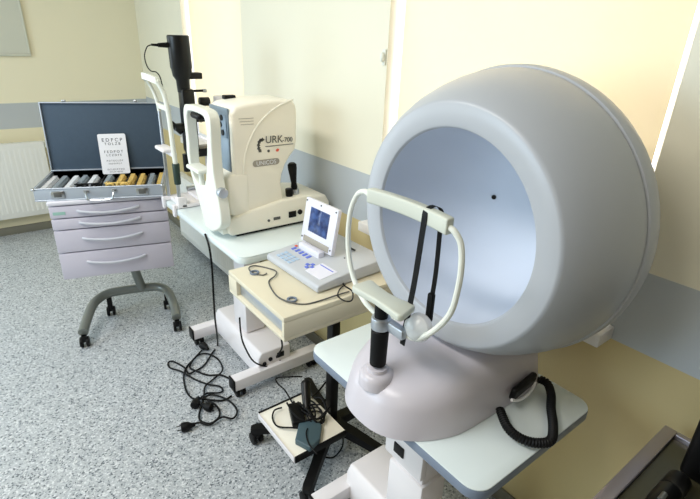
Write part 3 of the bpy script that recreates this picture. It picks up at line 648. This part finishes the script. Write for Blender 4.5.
for x in (.075, cw-.13):
    f = B(); f.box((x, -.007, .012), (x+.062, .001, .050), .004); lt = obj('latch', f, m_chrome, LC)
    f = B(); f.box((x+.014, -.011, .02), (x+.048, -.006, .044), .002); obj('lock_tab', f, m_logo, lt)
f = B(); hx0, hx1 = .235, .365
f.tube([(hx0, -.004, .042), (hx0, -.020, .038), (hx0+.006, -.034, .018), (hx0+.02, -.036, .006), (hx1-.02, -.036, .006), (hx1-.006, -.034, .018), (hx1, -.020, .038), (hx1, -.004, .042)], .005, 8, 4); hd = obj('handle', f, m_chrome, LC)
f = B()
for x in (hx0, hx1): obj('handle_mount', B().box((x-.012, -.006, .032), (x+.012, .002, .05), .002), m_chrome, hd)

# lid
lid = bpy.data.objects
f = B(); lh = .368
for lo, hi in (((0, 0, 0), (cw, .005, lh)), ((0, -.022, 0), (cw, .001, .006)), ((0, -.022, lh-.006), (cw, .001, lh)), ((0, -.022, .005), (.006, .001, lh-.005)), ((cw-.006, -.022, .005), (cw, .001, lh-.005))): f.box(lo, hi, .0015)
lidf = obj('lid', f, m_case, LC, loc=(0, cd+.004, chh+.002)); lidf.rotation_euler = (R(-4), 0, 0)
f = B(); f.box((.006, -.012, .006), (cw-.006, -.001, lh-.006), .003); obj('foam_lining', f, m_felt, lidf, 'slate blue foam lining')
for x in (.12, cw-.12): obj('lid_catch', B().box((x-.010, -.020, lh), (x+.010, -.006, lh+.012), .003), m_chrome, lidf)
for x in (.11, cw-.11): obj('hinge', B().cyl((x-.03, cd+.005, chh), (x+.03, cd+.005, chh), .004, n=10), m_chrome, LC)
bpy.context.view_layer.update()
MC = Matrix.Translation(LC.location) @ Matrix.Rotation(ca, 4, 'Z')
# trial lenses standing in rows
def lens_mesh(name, m, w):
    b = B(); b.lathe([(-.0018, .013), (.0018, .013), (.0018, w), (-.0018, w), (-.0018, .013)], (0, 0, w), (0, 1, 0), 20)
    b.box((-.011, -.0014, 2*w-.006), (.011, .0014, 2*w+.006))
    return obj(name, b, m)
rows = [(.030, 0, 'far left'), (.080, 1, 'second'), (.136, 0, 'third'), (.180, 1, 'fourth'), (.232, 0, 'fifth'), (.308, 1, 'sixth'), (.372, 2, 'first gold'), (.426, 2, 'second gold'), (.478, 2, 'third gold'), (.530, 1, 'last silver'), (.578, 2, 'right hand gold')]
m_grim = mat('grey_rim', (156, 166, 172), .45, metal=.1)
mats = [m_silver, m_grim, m_gold]; rowlab = ['silver rimmed trial lens in the leftmost row of the open case', 'grey rimmed trial lens in the second row from the case left side', 'silver rimmed trial lens in the third row from the case left side', 'grey rimmed trial lens in the short row left of the trial frames', 'silver rimmed trial lens in the row behind the black trial frame', 'grey rimmed trial lens in the row between the two trial frames', 'gold rimmed trial lens in the row behind the gold trial frame', 'gold rimmed trial lens in the row just right of the trial frames', 'gold rimmed trial lens in the third gold row from the case right side', 'grey rimmed trial lens in the narrow row between gold rows', 'gold rimmed trial lens in the row along the case right side']
protos = {}
for ri, (x, k, _) in enumerate(rows):
    short = .19 < x < .41; n = 18 if short else 25; ya, yb = (.122, .300) if short else (.028, .300)
    for j in range(n):
        y = ya+(yb-ya)*j/(n-1)
        if k not in protos: protos[k] = lens_mesh('trial_lens', mats[k], .0185); o = protos[k]
        else: o = protos[k].copy(); C.objects.link(o)
        o.matrix_world = MC @ Matrix.Translation((x, y, .0125)) @ Matrix.Rotation(R(18+random.uniform(-3, 3)), 4, 'X')
        tag(o, rowlab[ri], 'trial lens', 'trial lenses in '+rowlab[ri].split(' in ')[-1])
def trial_spectacles(label, lx, ly, m):
    t = thing('trial_spectacles', label, 'trial frame'); t.matrix_world = MC @ Matrix.Translation((lx, ly, .0125)) @ Matrix.Rotation(R(0), 4, 'Z')
    for s in (-1, 1):
        f = B(); f.lathe([(-.006, .017), (.006, .017), (.006, .024), (-.006, .024), (-.006, .017)], (s*.034, 0, .032), (0, 1, .25), 24); e = obj('eye_ring', f, m, t)
        f = B(); f.cyl((s*.062, 0, .034), (s*.055, 0, .034), .007, n=12); obj('adjusting_knob', f, m_chrome, e)
        f = B(); f.tube([(s*.055, .006, .046), (s*.058, .03, .048), (s*.056, .07, .047), (s*.05, .095, .036)], .0022, 6); obj('temple', f, m, t)
    f = B(); f.box((-.06, -.003, .052), (.06, .003, .059), .002); f.box((-.006, -.006, .03), (.006, .004, .056), .002); obj('bridge', f, m, t)
    return t
trial_spectacles('black and silver trial frame lying left of centre in the open lens case', .235, .048, m_satin)
trial_spectacles('gold toned trial frame lying right of centre in the open lens case', .375, .048, m_gold)
# eye chart leaning in the lid
EC = thing('eye_chart', 'white card eye chart with rows of small letters leaning on the lid lining', 'eye chart')
EC.matrix_world = MC @ Matrix.Translation((.335, .322, .0475)) @ Matrix.Rotation(R(-9), 4, 'X') @ Matrix.Rotation(R(-1), 4, 'Y')
f = B(); f.prism([(x, 0, z) for x, z in rrect(-.072, 0, .072, .222, .009)], (0, .002, 0)); obj('card', f, m_card, EC)
for z, s, t_ in ((.150, .023, 'E D F C P'), (.134, .017, 'T O L Z B'), (.098, .017, 'F E D P O T'), (.083, .014, 'L C Z D F E'), (.058, .011, 'P O T E C L D F'), (.045, .009, 'Z B D E F P O T'), (.018, .010, 'E C L D F P T O Z'), (.008, .007, 'D F L C P T E O B Z')):
    text('letter_row', t_, s, Matrix.Translation((0, -.0006, z*1.2)) @ RX @ Matrix.Scale(1.15, 4), m_ink, EC, align='CENTER')

# ------------------------------------------------------------ cords on the floor
def crop(pts, ox=160, oy=330, s=4.536): return [(ox+x/s, oy+y/s) for x, y in pts]
def floorcord(pts, zfun=None, z=.006):
    return [at(x, y, 'z', z) + Vector((0, 0, (.004*(1+math.sin(i*2.3)) if zfun is None else zfun(i)))) for i, (x, y) in enumerate(pts)]
def plug(p, d, parent, n='plug'):
    d = Vector(d).normalized(); b = B(); b.lathe([(-.03, .008), (-.012, .012), (0, .02), (.018, .022), (.03, .021), (.033, .016)], p, d, 18, True, True); s_ = d.orthogonal().normalized()
    for k in (-1, 1): b.cyl(p+d*.032+s_*.009*k, p+d*.05+s_*.009*k, .0024, n=8)
    return obj(n, b, m_rubber, parent)
hang = [at(205, 234, 'x', .728), at(209, 246, 'x', .726), at(212, 268, 'x', .722), at(213.5, 295, 'x', .722), at(215, 318, 'x', .722)]
s1 = crop([(262, 70), (240, 105), (200, 160), (160, 190), (130, 200), (110, 170), (60, 148), (38, 150), (45, 172), (100, 195), (160, 225), (220, 250), (270, 260), (285, 275), (265, 290), (215, 290), (185, 308)])
c1 = obj('mains_cable', B().tube(hang + floorcord(s1), .0048, 8, 5), m_rubber); tag(c1, 'black power cord dropping from the long pale table to the floor tangle', 'cord', 'black cords on the floor')
pp = at(196.5, 401.5, 'z', .022); plug(pp, (-.4, -.5, 0), c1)
s2 = crop([(190, 95), (150, 140), (120, 170), (108, 220), (120, 280), (148, 310), (190, 318), (280, 322), (325, 300)])
c2 = obj('mains_cable', B().tube(floorcord(s2), .0048, 8, 5), m_rubber); tag(c2, 'black cord with plug lying nearest the far table foot', 'cord', 'black cords on the floor')
plug(at(205, 347, 'z', .024), (-.2, 1, 0), c2)
s3 = crop([(345, 240), (280, 210), (220, 205), (165, 190), (135, 170), (165, 120), (210, 112), (255, 128), (280, 160), (280, 195), (240, 225), (205, 260), (200, 300), (190, 340), (178, 390), (185, 415), (225, 425), (265, 405), (270, 370), (250, 340), (215, 325)])
c3 = obj('mains_cable', B().tube(floorcord(s3, z=.010), .0048, 8, 5), m_rubber); tag(c3, 'looped black cord in the middle of the floor tangle', 'cord', 'black cords on the floor')
plug(at(206, 406, 'z', .022), (.3, -.5, 0), c3)
s4 = crop([(150, 432), (180, 425), (225, 430), (280, 400), (330, 405), (350, 370), (330, 340), (290, 310), (230, 295), (195, 320)])
c4 = obj('mains_cable', B().tube(floorcord(s4, z=.014), .0048, 8, 5), m_rubber); tag(c4, 'black cord ending in the plug nearest the front of the floor tangle', 'cord', 'black cords on the floor')
plug(at(188.5, 426, 'z', .022), at(180, 428, 'z', .022)-at(190, 425.5, 'z', .022), c4)
# cords at the base sockets
def ycord(pts, y): return [at(x, y_, 'y', y) for x, y_ in pts]
q = crop([(225, 125), (230, 190), (245, 250), (290, 325), (360, 350), (440, 355), (455, 345), (446, 330)], 190, 290)
w = [at(q[0][0], q[0][1], 'x', .79)] + [at(x, y, 'y', 1.82) for x, y in q[3:-1]] + [at(*q[-1], 'y', 1.858)]
w = [at(*q[0], 'x', .775), at(*q[1], 'x', .772), at(*q[2], 'x', .776), at(*q[3], 'y', 1.825), at(*q[4], 'y', 1.825), at(*q[5], 'y', 1.83), at(*q[6], 'y', 1.84), at(*q[7], 'y', 1.862)]
oc = obj('supply_cord', B().tube(w, .004, 8, 5), m_rubber); tag(oc, 'black cord drooping over the long table base into its end socket', 'cord', 'cords at the table base')
q = crop([(415, 225), (417, 262), (395, 300), (385, 318)], 190, 290)
w = [at(*q[0], 'y', 1.76), at(*q[1], 'y', 1.79), at(*q[2], 'y', 1.83), at(*q[3], 'y', 1.862)]
oc = obj('supply_cord', B().tube(w, .0045, 8, 5), m_rubber); tag(oc, 'short black cord from the trolley drawer underside to the base socket', 'cord', 'cords at the table base')

# ------------------------------------------------------------ things on the trolley tray
def tz(p, z=zt): return at(p[0], p[1], 'z', z)
fs = thing('foot_switch', 'grey teal five sided foot switch lying on the cream cable tray', 'foot switch', tz((309, 434), zt+.02) - Vector((0, 0, .02)))
fo = Vector(fs.location)
pts = [(295, 441), (299, 424), (313, 419), (322, 426), (320, 440), (310, 449)]
poly = [tz(p, zt+.02)-fo for p in pts]
f = B(); f.prism([(p.x, p.y, .0005) for p in poly], (0, 0, .028), .005, 3); obj('pedal', f, m_teal, fs)
pa = thing('power_adapter', 'black rectangular power adapter block on the cream cable tray', 'power adapter', (.835, 1.372, zt+.0005), R(68))
f = B(); f.box((-.06, -.028, 0), (.06, .028, .036), .006, 3); obj('body', f, m_black, pa)
f = B(); f.cyl((.058, 0, .018), (.085, 0, .018), .007, .004, 12); obj('strain_relief', f, m_rubber, pa)
hp_ = thing('hand_piece', 'black pistol shaped hand piece propped on the cable tray beside the post', 'hand piece', (.895, 1.39, zt+.001), R(60))
f = B(); f.tube([(-.03, 0, .022), (0, 0, .034), (.04, 0, .05), (.085, 0, .07)], lambda t: .016+.007*t, 12); obj('grip', f, m_satin, hp_)
f = B(); f.cyl((.085, 0, .07), (.11, 0, .058), .022, .016, 16, .003); obj('head', f, m_satin, hp_)
f = B(); f.cyl((-.01, .0, 0), (-.01, 0, .03), .016, .014, 14); obj('rest', f, m_black, hp_)
def tcord(px, z0, label, amp=.012, name='connecting_lead', r=.0036):
    pts = [tz(p, z0)+Vector((0, 0, amp*(1+math.sin(i*1.9))/2)) for i, p in enumerate(px)]
    o = obj(name, B().tube(pts, r, 8, 5), m_rubber); tag(o, label, 'cord', 'black leads piled on the tray'); return o
tcord(crop([(200, 150), (172, 165), (165, 190), (185, 220), (240, 232), (300, 228), (350, 205), (365, 180), (330, 165), (290, 170)], 230, 370, 3.871), zt+.006, 'black lead looping round the left side of the cable tray')
tcord(crop([(300, 228), (295, 250), (305, 285), (335, 325)], 230, 370, 3.871), zt+.034, 'black lead draped over the teal foot switch', .004, r=.003)
tcord(crop([(330, 165), (300, 195), (330, 215), (365, 200), (345, 165), (310, 160), (335, 190), (370, 175), (400, 140)], 230, 370, 3.871), zt+.014, 'black lead bunched at the post end of the cable tray', .025)
tcord(crop([(250, 150), (215, 95), (185, 55), (180, 35), (225, 40), (280, 32)], 230, 370, 3.871), zt+.022, 'black lead rising from the adapter towards the far table foot', .02)
tcord([(305, 402), (314, 408), (322, 416), (318, 424), (308, 420), (302, 412), (309, 405), (320, 409), (326, 403), (330, 396)], zt+.02, 'black lead knotted around the power adapter block', .03)
tcord([(298, 405), (306, 414), (316, 420), (326, 414), (322, 404), (312, 400), (318, 392), (326, 386)], zt+.03, 'black lead running from the tray up to the post', .03, r=.0042)
tcord([(287, 404), (294, 416), (304, 421), (315, 417), (312, 408), (303, 406)], zt+.03, 'black lead lying across the power adapter block', .012, r=.0042)
oc = obj('trailing_lead', B().tube(floorcord(crop([(335, 325), (360, 340), (400, 338), (430, 310), (438, 275), (430, 240)], 230, 370, 3.871), z=.006), .0035, 8, 5), m_rubber); tag(oc, 'thin black lead curving on the floor in front of the cable tray', 'cord')

# ------------------------------------------------------------ side table, lower right corner
ST = thing('side_table', 'metal rimmed glass topped side table at the lower right by the window wall', 'side table', (1.05, 0, 0))
ex1, ey1, ez = 1.278, .252, .76
f = B(); w_ = .030
for lo, hi in (((.45, ey1-w_, ez-.03), (ex1, ey1, ez)), ((.45, -.45, ez-.03), (ex1, -.45+w_, ez)), ((.45, -.45+w_, ez-.03), (.45+w_, ey1-w_, ez)), ((ex1-.018, -.45+w_, ez-.03), (ex1, ey1-w_, ez))): f.box(Vector(lo)-Vector((1.05, 0, 0)), Vector(hi)-Vector((1.05, 0, 0)), .003)
obj('rim', f, m_rim, ST)
f = B(); f.box((.475-1.05, -.425, ez-.022), (ex1-.016-1.05, ey1-w_+.003, ez-.014)); obj('glass_top', f, m_tglass, ST)
for x in (.47, ex1-.02):
    for y in (-.43, ey1-.02): obj('leg', B().box((x-.012-1.05, y-.012, 0), (x+.012-1.05, y+.012, ez-.029), .002), m_rim, ST)
zg = ez-.014
bc = thing('equipment_case', 'tall black rounded equipment case at the right picture edge on the side table', 'equipment case', (1.20, .085, zg))
f = B(); f.box((-.055, -.09, 0), (.055, .088, .26), .014, 4); obj('shell', f, m_black, bc)
f = B(); f.box((-.05, -.02, .255), (.05, .02, .275), .006); obj('carry_grip', f, m_black, bc)
f = B(); f.box((-.0565, -.07, .03), (-.0545, .05, .20), .001); obj('side_plate', f, m_satin, bc)
hn = thing('torch_handle', 'black metal torch handle lying on the glass side table by the case', 'torch handle', (1.10, .155, zg+.0255), 0)
f = B(); f.lathe([(0, .018), (.004, .024), (.05, .0255), (.055, .0235), (.06, .0255), (.22, .0255), (.225, .02)], (0, 0, 0), (-1, 0, 0), 28, True, True); obj('barrel', f, m_satin, hn)
f = B(); f.cyl((-.10, 0, .024), (-.125, 0, .024), .006, n=12); obj('slide_switch', f, m_chrome, hn)
